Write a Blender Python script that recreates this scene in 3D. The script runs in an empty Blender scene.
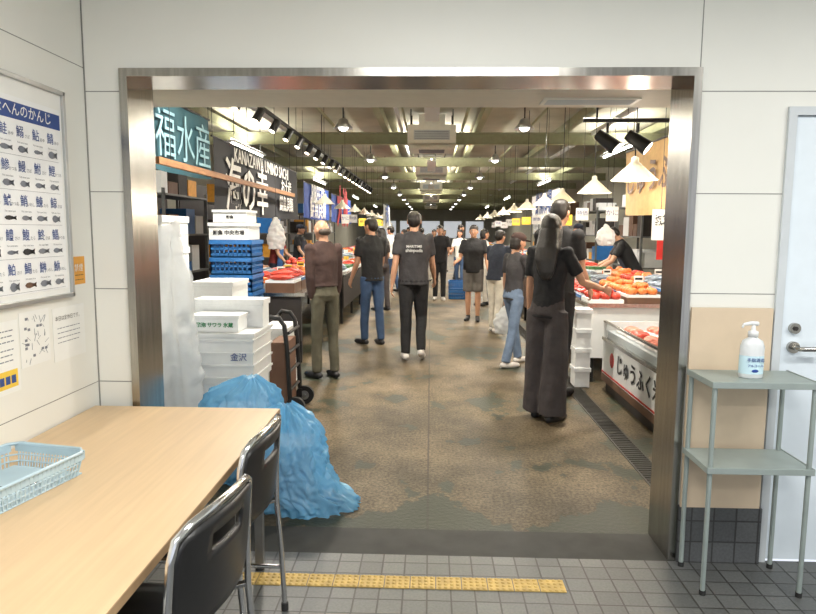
import bpy, math, random
from mathutils import Vector, Matrix, noise
random.seed(7)
scene = bpy.context.scene
scene.view_settings.view_transform = 'Standard'
V = Vector
rad = math.radians

# ------------------------------------------------------------------ materials
MATS = {}
def mat(name, col, rough=0.5, metal=0.0, emit=0.0, var=0.12, vscale=12.0, bump=0.0, bscale=60.0,
        transp=0.0, transl=0.0, ecol=None, stretch=None, coat=0.0):
    if name in MATS: return MATS[name]
    m = bpy.data.materials.new(name); m.use_nodes = True
    nt = m.node_tree; N = nt.nodes; L = nt.links
    b = N['Principled BSDF']
    b.inputs['Roughness'].default_value = rough
    b.inputs['Metallic'].default_value = metal
    if coat: b.inputs['Coat Weight'].default_value = coat
    tc = N.new('ShaderNodeTexCoord'); nz = N.new('ShaderNodeTexNoise')
    nz.inputs['Scale'].default_value = vscale; nz.inputs['Detail'].default_value = 5
    src = tc.outputs['Object']
    if stretch:
        mp = N.new('ShaderNodeMapping'); mp.inputs['Scale'].default_value = stretch
        L.new(src, mp.inputs['Vector']); src = mp.outputs['Vector']
    L.new(src, nz.inputs['Vector'])
    cr = N.new('ShaderNodeValToRGB')
    cr.color_ramp.elements[0].position = 0.3; cr.color_ramp.elements[1].position = 0.7
    cr.color_ramp.elements[0].color = [c*(1-var) for c in col]+[1]
    cr.color_ramp.elements[1].color = [min(1, c*(1+var)) for c in col]+[1]
    L.new(nz.outputs['Fac'], cr.inputs['Fac']); L.new(cr.outputs['Color'], b.inputs['Base Color'])
    if bump:
        n2 = N.new('ShaderNodeTexNoise'); n2.inputs['Scale'].default_value = bscale; n2.inputs['Detail'].default_value = 4
        L.new(src, n2.inputs['Vector'])
        bp = N.new('ShaderNodeBump'); bp.inputs['Strength'].default_value = bump; bp.inputs['Distance'].default_value = 0.02
        L.new(n2.outputs['Fac'], bp.inputs['Height']); L.new(bp.outputs['Normal'], b.inputs['Normal'])
    if emit:
        b.inputs['Emission Color'].default_value = list(ecol or col)+[1]
        b.inputs['Emission Strength'].default_value = emit
    out = N['Material Output']; last = b.outputs[0]
    if transl:
        t = N.new('ShaderNodeBsdfTranslucent'); t.inputs[0].default_value = list(col)+[1]
        mx = N.new('ShaderNodeMixShader'); mx.inputs[0].default_value = transl
        L.new(last, mx.inputs[1]); L.new(t.outputs[0], mx.inputs[2]); last = mx.outputs[0]
    if transp:
        t = N.new('ShaderNodeBsdfTransparent')
        mx = N.new('ShaderNodeMixShader'); mx.inputs[0].default_value = transp
        L.new(last, mx.inputs[1]); L.new(t.outputs[0], mx.inputs[2]); last = mx.outputs[0]
    L.new(last, out.inputs['Surface'])
    MATS[name] = m
    return m

def srgb(r, g, b):
    f = lambda c: (c/255/12.92) if c/255 <= 0.04045 else ((c/255+0.055)/1.055)**2.4
    return (f(r), f(g), f(b))

WALL = mat('wall_paint', srgb(230,230,223), 0.45, var=0.02, vscale=2)
SEAM = mat('wall_seam', srgb(135,135,130), 0.7)
STEEL = mat('stainless_steel', srgb(170,167,160), 0.22, 1.0, var=0.18, vscale=6, stretch=(8,8,0.4))
CHROME = mat('chrome', (0.75,0.75,0.76), 0.15, 1.0, var=0.03)
ALU = mat('aluminium', srgb(190,192,192), 0.35, 0.9, var=0.04)
CREAM = mat('cream_plaster', srgb(218,210,193), 0.6, var=0.03)
BLACK = mat('black_plastic', (0.012,0.012,0.013), 0.35, var=0.2)
BLACKM = mat('black_metal', (0.02,0.02,0.02), 0.45, 0.3)
RUBBER = mat('rubber', (0.02,0.02,0.02), 0.8)
PAPER = mat('paper', srgb(235,236,232), 0.6, var=0.02)
FOAM = mat('styrofoam', srgb(228,231,232), 0.6, var=0.03, vscale=30, bump=0.1, bscale=200)
FOAMG = mat('styrofoam_shadow', srgb(190,195,198), 0.7, var=0.03)
WHITEP = mat('white_plastic', srgb(224,226,226), 0.35, var=0.03)
BLUEC = mat('blue_crate_plastic', srgb(45,112,180), 0.4, var=0.1)
NAVY = mat('navy_print', srgb(45,75,140), 0.6)
INK = mat('ink_black', (0.015,0.015,0.018), 0.6)
GREYINK = mat('ink_grey', srgb(120,125,135), 0.6)
REDP = mat('red_paint', srgb(190,45,40), 0.5)
GREENP = mat('green_print', srgb(40,130,80), 0.5)
YELP = mat('yellow_print', srgb(235,200,70), 0.5)
ORANGEP = mat('orange_print', srgb(225,160,60), 0.5)
CLOTHW = mat('cloth_white', srgb(225,225,222), 0.8)
BEAM = mat('beam_paint', srgb(158,160,128), 0.6, var=0.08)
CEILM = mat('market_ceiling_panel', srgb(186,182,164), 0.8, var=0.16, vscale=1.2)
WALLM = mat('market_wall_paint', srgb(168,165,150), 0.7, var=0.08, vscale=1)
ACW = mat('ac_casing', srgb(228,226,214), 0.5, var=0.04)
ICE = mat('crushed_ice', srgb(195,208,214), 0.3, var=0.15, vscale=60, bump=0.6, bscale=120)
FISHS = mat('fish_silver', srgb(128,140,152), 0.3, 0.3, var=0.4, vscale=30)
FISHR = mat('fish_red', srgb(190,62,45), 0.35, var=0.3, vscale=20)
FISHO = mat('shellfish_orange', srgb(212,118,58), 0.4, var=0.3, vscale=30)
FISHP = mat('fillet_pink', srgb(212,122,102), 0.35, var=0.25, vscale=40)
GREENG = mat('seaweed_green', srgb(60,105,60), 0.5, var=0.3)
BULB = mat('lamp_glow_warm', (1,0.85,0.6), 0.5, emit=10, ecol=(1,0.86,0.66))
BULBW = mat('lamp_glow_white', (1,0.95,0.85), 0.5, emit=12, ecol=(1,0.96,0.90))
SHADE = mat('enamel_shade', srgb(222,218,203), 0.4, var=0.03, transl=0.4)
WOOD = mat('plank_wood', srgb(140,98,62), 0.6, var=0.3, vscale=5, stretch=(8,1,8), bump=0.1)
GLASS = mat('clear_acrylic', (0.85,0.9,0.9), 0.08, transp=0.75, var=0.02)
DARKPANEL = mat('dark_panel', srgb(48,43,40), 0.6)
BROWNP = mat('brown_panel', srgb(100,72,54), 0.55, var=0.2, vscale=6)

# ------------------------------------------------------------------ mesh builder
class MB:
    def __init__(s): s.v=[]; s.f=[]; s.m=[]; s.sm=[]; s.mats=[]
    def mi(s, m):
        if m not in s.mats: s.mats.append(m)
        return s.mats.index(m)
    def add(s, vs, fs, m, smooth=False, M=None):
        o=len(s.v); i=s.mi(m)
        s.v += [tuple(M@V(p)) if M else tuple(p) for p in vs]
        for f in fs:
            s.f.append(tuple(o+k for k in f)); s.m.append(i); s.sm.append(smooth)
    def bx(s,x0,x1,y0,y1,z0,z1,m,M=None):
        vs=[(x0,y0,z0),(x1,y0,z0),(x1,y1,z0),(x0,y1,z0),(x0,y0,z1),(x1,y0,z1),(x1,y1,z1),(x0,y1,z1)]
        s.add(vs,[(0,3,2,1),(4,5,6,7),(0,1,5,4),(1,2,6,5),(2,3,7,6),(3,0,4,7)],m,False,M)
    def tube(s,pts,r,m,n=8,caps=True,round_ends=False,flat=None):
        pts=[V(p) for p in pts]
        k=len(pts); rs=r if isinstance(r,(list,tuple)) else [r]*k
        rs=list(rs)
        if round_ends:
            d0=(pts[0]-pts[1]).normalized(); d1=(pts[-1]-pts[-2]).normalized()
            P=[];R=[]
            for a in (80,50,25):
                P.append(pts[0]+d0*rs[0]*math.sin(rad(a))); R.append(rs[0]*math.cos(rad(a)))
            P+=pts; R+=rs
            for a in (25,50,80):
                P.append(pts[-1]+d1*rs[-1]*math.sin(rad(a))); R.append(rs[-1]*math.cos(rad(a)))
            pts,rs=P,R; k=len(pts)
        t0=(pts[1]-pts[0]).normalized()
        up=V((0,0,1)) if abs(t0.z)<0.9 else V((0,1,0))
        if flat is not None: up=V(flat[0])
        u=(up-t0*up.dot(t0)).normalized()
        vs=[]
        for i in range(k):
            a=pts[max(i-1,0)]; b=pts[min(i+1,k-1)]
            t=(b-a).normalized()
            u=(u-t*u.dot(t))
            u=u.normalized() if u.length>1e-6 else V((1,0,0))
            w=t.cross(u)
            fu=flat[1] if flat is not None else 1.0
            for j in range(n):
                an=2*math.pi*j/n
                vs.append(pts[i]+u*(rs[i]*fu*math.cos(an))+w*(rs[i]*math.sin(an)))
        fs=[]
        for i in range(k-1):
            for j in range(n):
                j2=(j+1)%n
                fs.append((i*n+j,i*n+j2,(i+1)*n+j2,(i+1)*n+j))
        s.add(vs,fs,m,True)
        if caps:
            s.add(vs[:n],[tuple(reversed(range(n)))],m); s.add(vs[-n:],[tuple(range(n))],m)
    def cyl(s,a,b,r,m,n=16,r2=None): s.tube([a,b],[r,r if r2 is None else r2],m,n)
    def sph(s,c,r,m,nu=12,nv=8,M=None):
        if not isinstance(r,(list,tuple)): r=(r,r,r)
        vs=[(c[0],c[1],c[2]+r[2])]
        for i in range(1,nv):
            th=math.pi*i/nv
            for j in range(nu):
                ph=2*math.pi*j/nu
                vs.append((c[0]+r[0]*math.sin(th)*math.cos(ph),c[1]+r[1]*math.sin(th)*math.sin(ph),c[2]+r[2]*math.cos(th)))
        vs.append((c[0],c[1],c[2]-r[2])); L=len(vs)-1
        fs=[(0,1+j,1+(j+1)%nu) for j in range(nu)]
        for i in range(nv-2):
            for j in range(nu):
                a=1+i*nu+j;b=1+i*nu+(j+1)%nu
                fs.append((a,a+nu,b+nu,b))
        fs+=[(L,1+(nv-2)*nu+(j+1)%nu,1+(nv-2)*nu+j) for j in range(nu)]
        s.add(vs,fs,m,True,M)
    def rings(s,rings,m,n=20,M=None,smooth=True,caps=True,sq=1.0):
        vs=[]
        for (cx,cy,z,rx,ry) in rings:
            for j in range(n):
                a=2*math.pi*j/n; c=math.cos(a); d=math.sin(a)
                c=math.copysign(abs(c)**sq,c); d=math.copysign(abs(d)**sq,d)
                vs.append((cx+rx*c,cy+ry*d,z))
        k=len(rings)
        fs=[(i*n+j,i*n+(j+1)%n,(i+1)*n+(j+1)%n,(i+1)*n+j) for i in range(k-1) for j in range(n)]
        if caps: fs+=[tuple(reversed(range(n))),tuple((k-1)*n+j for j in range(n))]
        s.add(vs,fs,m,smooth,M)
    def rev(s,c,prof,m,n=20,caps=False):
        s.rings([(c[0],c[1],c[2]+z,r,r) for r,z in prof],m,n,caps=caps)
    def mesh(s,name='m'):
        me=bpy.data.meshes.new(name); me.from_pydata(s.v,[],s.f)
        for m in s.mats: me.materials.append(m)
        me.polygons.foreach_set('material_index',s.m)
        me.polygons.foreach_set('use_smooth',s.sm)
        me.update(); return me
    def build(s,name,bevel=0.0,M=None):
        ob=bpy.data.objects.new(name,s.mesh(name)); scene.collection.objects.link(ob)
        if M: ob.matrix_world=M
        if bevel:
            b=ob.modifiers.new('bevel','BEVEL'); b.width=bevel; b.segments=2; b.limit_method='ANGLE'; b.angle_limit=rad(50)
        return ob

def text(mb,s,size,pos,xa,ya,m,bold=0.0,extr=0.0):
    cu=bpy.data.curves.new('t','FONT'); cu.body=s; cu.size=size; cu.align_x='CENTER'; cu.align_y='CENTER'
    cu.resolution_u=2; cu.offset=bold; cu.extrude=extr
    ob=bpy.data.objects.new('t',cu); scene.collection.objects.link(ob)
    dg=bpy.context.evaluated_depsgraph_get()
    me=bpy.data.meshes.new_from_object(ob.evaluated_get(dg))
    xa=V(xa).normalized(); ya=V(ya).normalized(); na=xa.cross(ya)
    M=Matrix((( xa.x,ya.x,na.x,pos[0]),(xa.y,ya.y,na.y,pos[1]),(xa.z,ya.z,na.z,pos[2]),(0,0,0,1)))
    mb.add([v.co.copy() for v in me.vertices],[tuple(p.vertices) for p in me.polygons],m,False,M)
    bpy.data.objects.remove(ob); bpy.data.curves.remove(cu); bpy.data.meshes.remove(me)

def blob(dst,src,vox,m,it=4,fac=0.5,M=None,fn=None):
    me=src.mesh('tmp'); ob=bpy.data.objects.new('tmp',me); scene.collection.objects.link(ob)
    r=ob.modifiers.new('r','REMESH'); r.mode='VOXEL'; r.voxel_size=vox; r.adaptivity=0
    if it:
        q=ob.modifiers.new('s','SMOOTH'); q.factor=fac; q.iterations=it
    dg=bpy.context.evaluated_depsgraph_get()
    e=bpy.data.meshes.new_from_object(ob.evaluated_get(dg))
    vs=[v.co.copy() for v in e.vertices]
    if fn: vs=[fn(p,e.vertices[i].normal) for i,p in enumerate(vs)]
    dst.add(vs,[tuple(p.vertices) for p in e.polygons],m,True,M)
    bpy.data.objects.remove(ob); bpy.data.meshes.remove(me); bpy.data.meshes.remove(e)

# ------------------------------------------------------------------ people
SKIN=mat('skin',srgb(192,146,118),0.5,var=0.06)
HAIR=mat('hair_black',(0.016,0.012,0.010),0.38,var=0.3,vscale=40,stretch=(6,6,0.5),bump=0.3)
HAIRG=mat('hair_grey',srgb(80,70,62),0.6,var=0.2,vscale=40)
EYEW=mat('eye_white',(0.7,0.68,0.65),0.3); LIP=mat('lip',srgb(150,80,70),0.5)
def cloth(name,r,g,b,v=0.18): return mat('cloth_'+name,srgb(r,g,b),0.85,var=v,vscale=9,bump=0.6,bscale=14)
C_BLACK=cloth('black',30,30,32); C_BROWN=cloth('brown',66,48,44); C_OLIVE=cloth('olive',88,85,70)
C_JEANS=cloth('jeans',58,80,112); C_LJEANS=cloth('light_jeans',104,122,146); C_DGREY=cloth('dark_grey',58,56,58)
C_GREY=cloth('grey',104,100,96); C_TROUS=cloth('charcoal',66,60,60); C_CREAM=cloth('cream',210,204,192)
C_NAVY=cloth('navy',36,42,56); C_WHITE=cloth('white',205,205,203); C_BLUE=cloth('blue',60,105,165); C_RED=cloth('red',130,48,44)
SHOE=mat('shoe_black',(0.02,0.02,0.022),0.5); SHOEW=mat('shoe_white',srgb(205,200,195),0.6)

def person(name,x,y,rz,H=1.7,shirt=C_BLACK,pants=C_BLACK,hair='short',haircol=HAIR,shoes=SHOE,
           arms=((5,8,12),(5,8,12)),legs=((2,3),(-3,4)),lean=3,hyaw=0,hpitch=0,female=False,sleeve='tee',
           bottom='slim',girth=1.0,near=False,apron=None,back_text=None,cap=None,tuck=False,z0=0.0):
    s=H/1.7; out=MB()
    R=Matrix.Rotation(-rad(lean),4,'X'); hp=V((0,0,0.93))
    U=Matrix.Translation(hp)@R@Matrix.Translation(-hp)
    hc=V((0,0,1.50))
    HM=U@Matrix.Translation(hc)@Matrix.Rotation(rad(hyaw),4,'Z')@Matrix.Rotation(-rad(hpitch),4,'X')@Matrix.Translation(-hc)
    shw=(0.150 if female else 0.172)
    g=girth*(0.92 if female else 1.0)
    skin=MB(); sh=MB(); pn=MB()
    legsj=[]
    for i,sd in enumerate((-1,1)):
        f,kn=legs[i]; hip=V((sd*0.085,0,0.90)); f1=rad(f); f2=rad(f-kn)
        knee=hip+V((sd*0.01,math.sin(f1),-math.cos(f1)))*0.42
        ank=knee+V((0,math.sin(f2),-math.cos(f2)))*0.40
        pitch=max(0,kn-12)*0.9
        legsj.append((hip,knee,ank,pitch,sd))
    def footpts(ank,pitch,sd):
        p=rad(pitch); fd=V((sd*0.16,math.cos(p),-math.sin(p))); dn=V((0,-math.sin(p),-math.cos(p)))
        return ank-fd*0.045+dn*0.045, ank+fd*0.10+dn*0.052, ank+fd*0.175+dn*0.055, fd, dn
    lo=min(min(q.z for q in footpts(l[2],l[3],l[4])[:3])-0.030 for l in legsj)
    for hip,knee,ank,pitch,sd in legsj:
        a,b,c,fd,dn=footpts(ank,pitch,sd)
        ft=MB(); ft.tube([a,(a+b)/2,b,c],[0.036,0.042,0.042,0.030],shoes,10,round_ends=True)
        ft.tube([ank+V((0,0,0.02)),ank+dn*0.03],[0.036,0.042],shoes,10,round_ends=True)
        blob(out,ft,0.008 if near else 0.014,shoes,2)
        mid=(hip+knee)/2; cal=knee+(ank-knee)*0.35
        if bottom=='slim':
            pn.tube([hip+V((0,0,0.02)),mid,knee,cal,ank-V((0,0,0.01))],[0.094*g,0.082*g,0.064*g,0.062*g,0.056],pants,14)
        elif bottom=='wide':
            pn.tube([hip+V((0,0,0.02)),mid,knee,cal,ank-V((0,0,0.02))],[0.098*g,0.100,0.102,0.108,0.120],pants,16)
        else:
            pn.tube([hip+V((0,0,0.02)),mid,knee+(mid-knee)*0.22],[0.096*g,0.088*g,0.084*g],pants,14)
            skin.tube([knee+(hip-knee)*0.4,knee,cal,ank],[0.06,0.05,0.054,0.034],SKIN,12,round_ends=True)
    pn.rings([(0,0,0.84,0.13*g,0.10*g),(0,-0.012,0.90,0.168*g,0.118*g),(0,-0.005,0.97,0.158*g,0.108*g),(0,0,1.03,0.142*g,0.10*g)],pants,18)
    def crease(p,n):
        return p+n*(0.010*noise.noise(V((p.x*14,p.y*14,p.z*5)))) if near else p
    blob(out,pn,0.011 if near else 0.016,pants,3,fn=crease)
    hem=0.99 if tuck else 0.86
    e=0.012
    if female:
        tr=[(0,-0.004,hem,0.152*g+e,0.110*g+e),(0,0,1.02,0.134*g+e,0.097*g+e),(0,0,1.10,0.128*g+e,0.094*g+e),(0,0.012,1.25,0.146*g+e,0.116*g+e),(0,0,1.36,0.150*g,0.096*g),(0,-0.005,1.43,0.105,0.070),(0,-0.005,1.468,0.062,0.058)]
    else:
        tr=[(0,-0.004,hem,0.162*g+e,0.112*g+e),(0,0,1.02,0.152*g+e,0.108*g+e),(0,0,1.12,0.152*g+e,0.108*g+e),(0,0.006,1.27,0.172*g+e,0.118*g+e),(0,0,1.37,0.178*g,0.104*g),(0,-0.005,1.435,0.128,0.076),(0,-0.005,1.478,0.070,0.064)]
    sh.rings(tr,shirt,20,M=U)
    skin.tube([HM@V((0,-0.012,1.44)),HM@V((0,0.0,1.54))],[0.055*(0.88 if female else 1),0.050*(0.88 if female else 1)],SKIN,12,round_ends=True)
    hands=[]
    for i,sd in enumerate((-1,1)):
        a=arms[i]; f,o,el=a[0],a[1],a[2]; inn=a[3] if len(a)>3 else 0
        S=U@V((sd*shw,0,1.395))
        d1=V((sd*math.sin(rad(o)),math.sin(rad(f))*math.cos(rad(o)),-math.cos(rad(f))*math.cos(rad(o))))
        E=S+d1*0.29
        o2=o-inn
        d2=V((sd*math.sin(rad(o2)),math.sin(rad(f+el))*math.cos(rad(o2)),-math.cos(rad(f+el))*math.cos(rad(o2))))
        W=E+d2*0.245
        k=0.88 if female else 1.0
        if sleeve=='long':
            sh.tube([S-V((sd*0.02,0,0)),S+d1*0.05,E,E+d2*0.1,W-d2*0.01],[0.062*k,0.058*k,0.050*k,0.048*k,0.040*k],shirt,14,round_ends=False)
            sh.sph(S,0.062*k,shirt); sh.sph(E,0.050*k,shirt)
            skin.tube([W-d2*0.05,W],[0.028*k,0.025*k],SKIN,10,round_ends=True)
        else:
            sh.tube([S-V((sd*0.03,0,0)),S+d1*0.06,S+d1*0.20],[0.062*k,0.062*k,0.062*k],shirt,14)
            sh.sph(S,0.062*k,shirt)
            skin.tube([S+d1*0.1,S+d1*0.2,E,E+d2*0.08,E+d2*0.16,W],[0.044*k,0.041*k,0.036*k,0.037*k,0.031*k,0.024*k],SKIN,12,round_ends=True)
        n=V((-sd,0,0)); n=(n-d2*n.dot(d2)).normalized(); w=d2.cross(n)
        if w.y<0: w=-w
        skin.tube([W-d2*0.01,W+d2*0.03,W+d2*0.088],[0.024*k,0.036*k,0.040*k],SKIN,10,round_ends=False,flat=(n,0.42))
        for q,(off,ln) in enumerate(((0.030,0.066),(0.010,0.075),(-0.011,0.070),(-0.031,0.055))):
            b0=W+d2*0.082+w*off; sp=w*(off*0.25)
            b1=b0+(d2*0.95+n*0.25+sp).normalized()*ln*0.45
            b2=b1+(d2*0.75+n*0.65+sp).normalized()*ln*0.32
            b3=b2+(d2*0.45+n*0.9).normalized()*ln*0.28
            skin.tube([b0-d2*0.01,b0,b1,b2,b3],[0.0088,0.0088,0.0082,0.0076,0.0064],SKIN,8,round_ends=True)
        t0=W+d2*0.022+w*0.026
        t1=t0+(d2*0.7+w*0.65+n*0.15).normalized()*0.038; t2=t1+(d2*0.95+w*0.15+n*0.3).normalized()*0.034
        skin.tube([t0,t1,t2],[0.012,0.0105,0.008],SKIN,8,round_ends=True)
        hands.append(W+d2*0.10+n*0.02)
    skin.sph((0,0.012,1.597),(0.073,0.092,0.103),SKIN,18,12,M=HM)
    skin.sph((0,0.040,1.545),(0.052,0.056,0.056),SKIN,14,10,M=HM)
    skin.sph((0,0.090,1.508),(0.020,0.014,0.014),SKIN,8,6,M=HM)
    skin.tube([HM@V((0,0.098,1.605)),HM@V((0,0.116,1.572)),HM@V((0,0.108,1.562))],[0.008,0.012,0.011],SKIN,8,round_ends=True)
    for sd in (-1,1):
        skin.sph((sd*0.076,-0.002,1.585),(0.010,0.018,0.030),SKIN,8,8,M=HM)
    blob(out,skin,0.0052 if near else 0.011,SKIN,2)
    for sd in (-1,1):
        out.sph((sd*0.030,0.0945,1.598),(0.013,0.008,0.007),EYEW,8,6,M=HM)
        out.sph((sd*0.030,0.100,1.598),(0.006,0.004,0.006),INK,8,6,M=HM)
        out.tube([HM@V((sd*0.046,0.090,1.618)),HM@V((sd*0.030,0.101,1.622)),HM@V((sd*0.014,0.104,1.618))],0.0035,HAIR,6)
    out.tube([HM@V((-0.022,0.092,1.537)),HM@V((0,0.100,1.539)),HM@V((0.022,0.092,1.537))],[0.003,0.006,0.003],LIP,6)
    blob(out,sh,0.011 if near else 0.016,shirt,4,fn=crease)
    if hair!='bald':
        h=MB()
        if cap is None:
            h.sph((0,-0.002,1.636),(0.081,0.100,0.076),haircol,16,10,M=HM)
        h.sph((0,-0.038,1.600),(0.078,0.066,0.085),haircol,16,10,M=HM)
        if hair=='short':
            for sd in (-1,1): h.sph((sd*0.068,0.018,1.618),(0.014,0.03,0.03),haircol,8,8,M=HM)
        if hair=='long':
            h.rings([(0.01,-0.122,1.16,0.030,0.012),(0.01,-0.132,1.22,0.066,0.020),(0,-0.132,1.32,0.092,0.028),(0,-0.108,1.42,0.096,0.040),(0,-0.066,1.49,0.090,0.056),(0,-0.04,1.57,0.082,0.068)],haircol,18,M=HM)
            for sd in (-1,1):
                h.tube([HM@V((sd*0.058,0.030,1.655)),HM@V((sd*0.078,0.004,1.58)),HM@V((sd*0.080,-0.03,1.49)),HM@V((sd*0.078,-0.085,1.40))],[0.016,0.018,0.022,0.022],haircol,8,round_ends=True)
        if hair=='bob':
            h.rings([(0,-0.03,1.49,0.070,0.05),(0,-0.028,1.54,0.084,0.068),(0,-0.02,1.62,0.082,0.082)],haircol,16,M=HM)
        blob(out,h,0.008 if near else 0.013,haircol,2)
    else:
        h=MB(); h.sph((0,-0.034,1.572),(0.0765,0.064,0.045),haircol,14,8,M=HM); blob(out,h,0.01,haircol,1)
    if cap is not None:
        c=MB(); c.sph((0,0.0,1.645),(0.088,0.106,0.075),cap,18,10,M=HM)
        blob(out,c,0.008,cap,2)
        out.rings([(0,0.115,1.632,0.062,0.062),(0,0.118,1.640,0.064,0.064)],cap,18,M=HM)
    if apron is not None:
        vs=[];fs=[]
        nx,nz=9,10
        for i in range(nz+1):
            z=0.55+(1.32-0.55)*i/nz
            wd=0.17 if z<1.1 else 0.11
            for j in range(nx):
                t=-1+2*j/(nx-1)
                p=V((wd*t,0.142-0.045*t*t+ (0.03*(1.05-z) if z<1.05 else 0),z))
                vs.append(U@p)
        fs=[(i*nx+j,i*nx+j+1,(i+1)*nx+j+1,(i+1)*nx+j) for i in range(nz) for j in range(nx-1)]
        out.add(vs,fs,apron,True)
    if back_text:
        for q,(tx,sz) in enumerate(back_text):
            pos=U@V((0,-0.138,1.30-0.045*q))
            text(out,tx,sz,pos,(1,0,0),(0,0,1),CLOTHW,bold=0.0006,extr=0.004)
    M=Matrix.Translation((x,y,z0-lo*s))@Matrix.Rotation(rad(rz),4,'Z')@Matrix.Scale(s,4)
    ob=out.build(name,M=M)
    return ob,[M@h for h in hands]

# ------------------------------------------------------------------ ROOM SHELL
WY=2.90; WB=3.14
XW=-1.53
def tile_mat(name,c1,c2,cm,size,axes='XY',rough=0.45,mortar=0.004):
    m=bpy.data.materials.new(name); m.use_nodes=True; N=m.node_tree.nodes; L=m.node_tree.links
    b=N['Principled BSDF']; b.inputs['Roughness'].default_value=rough
    tc=N.new('ShaderNodeTexCoord'); br=N.new('ShaderNodeTexBrick')
    sep=N.new('ShaderNodeSeparateXYZ'); com=N.new('ShaderNodeCombineXYZ')
    L.new(tc.outputs['Object'],sep.inputs[0])
    L.new(sep.outputs[axes[0]],com.inputs[0]); L.new(sep.outputs[axes[1]],com.inputs[1]); L.new(com.outputs[0],br.inputs['Vector'])
    br.offset=0; br.inputs['Scale'].default_value=1; br.inputs['Brick Width'].default_value=size; br.inputs['Row Height'].default_value=size
    br.inputs['Mortar Size'].default_value=mortar; br.inputs['Mortar Smooth'].default_value=0.2
    br.inputs['Color1'].default_value=list(c1)+[1]; br.inputs['Color2'].default_value=list(c2)+[1]; br.inputs['Mortar'].default_value=list(cm)+[1]
    nz=N.new('ShaderNodeTexNoise'); nz.inputs['Scale'].default_value=90; nz.inputs['Detail'].default_value=6
    L.new(tc.outputs['Object'],nz.inputs['Vector'])
    mx=N.new('ShaderNodeMix'); mx.data_type='RGBA'; mx.blend_type='MULTIPLY'; mx.inputs[0].default_value=0.5
    cr=N.new('ShaderNodeValToRGB'); cr.color_ramp.elements[0].position=.3; cr.color_ramp.elements[1].position=.7
    cr.color_ramp.elements[0].color=(.45,.45,.45,1); cr.color_ramp.elements[1].color=(1,1,1,1)
    L.new(nz.outputs['Fac'],cr.inputs['Fac']); L.new(br.outputs['Color'],mx.inputs[6]); L.new(cr.outputs['Color'],mx.inputs[7])
    L.new(mx.outputs[2],b.inputs['Base Color'])
    bp=N.new('ShaderNodeBump'); bp.inputs['Strength'].default_value=0.6; bp.inputs['Distance'].default_value=0.003; bp.invert=True
    L.new(br.outputs['Fac'],bp.inputs['Height']); L.new(bp.outputs['Normal'],b.inputs['Normal'])
    return m
FLOORT=tile_mat('floor_tile',srgb(98,100,99),srgb(84,86,86),srgb(50,50,48),0.1)
SKIRT=tile_mat('skirting_tile',srgb(92,94,96),srgb(82,84,86),srgb(60,60,60),0.1,'XZ')

mb=MB(); mb.bx(XW-0.1,4.0,-2.5,2.875,-0.1,0,FLOORT); mb.bx(XW-0.1,-1.365,2.875,WY,-0.1,0,FLOORT); mb.bx(1.142,4.0,2.875,WY,-0.1,0,FLOORT); mb.build('floor')
mb=MB(); mb.bx(XW-0.1,XW,-2.5,WY,0,2.7,WALL)
for z in (0.80,2.2): mb.bx(XW,XW+0.001,-2.5,WY,z-0.0015,z+0.0015,SEAM)
mb.build('wall_left')
mb=MB(); mb.bx(4.0,4.1,-2.5,WY,0,2.7,WALL); mb.build('wall_right')
mb=MB(); mb.bx(XW-0.1,4.1,-2.5,WY,2.7,2.8,WALL); mb.build('ceiling')
OX0,OX1,OZ=-1.365,1.142,2.195
mb=MB()
mb.bx(-6,OX0,WY,WB,0,3.8,WALL)
DX0,DX1,DZ=1.515,2.40,2.035
mb.bx(OX1,DX0,WY,WB,0,OZ,WALL); mb.bx(DX0,DX1,WY,WB,DZ,OZ,WALL); mb.bx(DX1,6,WY,WB,0,OZ,WALL)
mb.bx(OX0,6,WY,WB,OZ,3.8,WALL)
def seamH(z,x0,x1): mb.bx(x0,x1,WY-0.001,WY,z-0.002,z+0.002,SEAM)
for z in (2.10,1.665,1.23,0.8): seamH(z,XW,OX0)
seamH(2.10,OX1,4)
seamH(1.235,OX1,DX0); seamH(1.67,OX1,DX0)
mb.bx(1.135,1.139,WY-0.001,WY,OZ,2.7,SEAM); mb.bx(XW,XW+0.006,WY-0.002,WY,0,2.7,SEAM)
mb.build('wall_back')
mb=MB(); mb.bx(-6,6,WB,3.62,2.165,3.8,CREAM); mb.build('wall_bulkhead')
mb=MB()
gx0,gx1,gy0,gy1=0.56,1.04,3.36,3.52
mb.bx(gx0,gx1,gy0,gy1,2.157,2.165,ACW)
for i in range(5): mb.bx(gx0+.02,gx1-.02,gy0+.02+i*.026,gy0+.028+i*.026,2.155,2.157,FOAMG)
mb.build('ceiling_vent_grille')
mb=MB(); mb.bx(OX1+0.002,DX0-0.002,WY-0.032,WY,0,0.262,SKIRT); mb.build('baseboard_back')
mb=MB()
DOORM=mat('door_paint',srgb(222,232,240),0.4,var=0.02); DFR=mat('door_frame_paint',srgb(200,206,210),0.4,var=0.03)
mb.bx(DX0,DX0+0.035,WY-0.015,WY+0.10,0,DZ,DFR); mb.bx(DX1-0.035,DX1,WY-0.015,WY+0.10,0,DZ,DFR); mb.bx(DX0+0.035,DX1-0.035,WY-0.015,WY+0.10,DZ-0.035,DZ,DFR)
mb.bx(DX0+0.038,DX1-0.038,WY+0.005,WY+0.045,0.008,DZ-0.038,DOORM)
hx=1.61
mb.cyl((hx,WY+0.005,1.0),(hx,WY-0.012,1.0),0.026,STEEL,20); mb.tube([(hx,WY-0.01,1.0),(hx,WY-0.05,1.0),(hx+0.02,WY-0.055,1.0),(hx+0.12,WY-0.052,1.0)],[0.010,0.010,0.011,0.010],STEEL,10)
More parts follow.
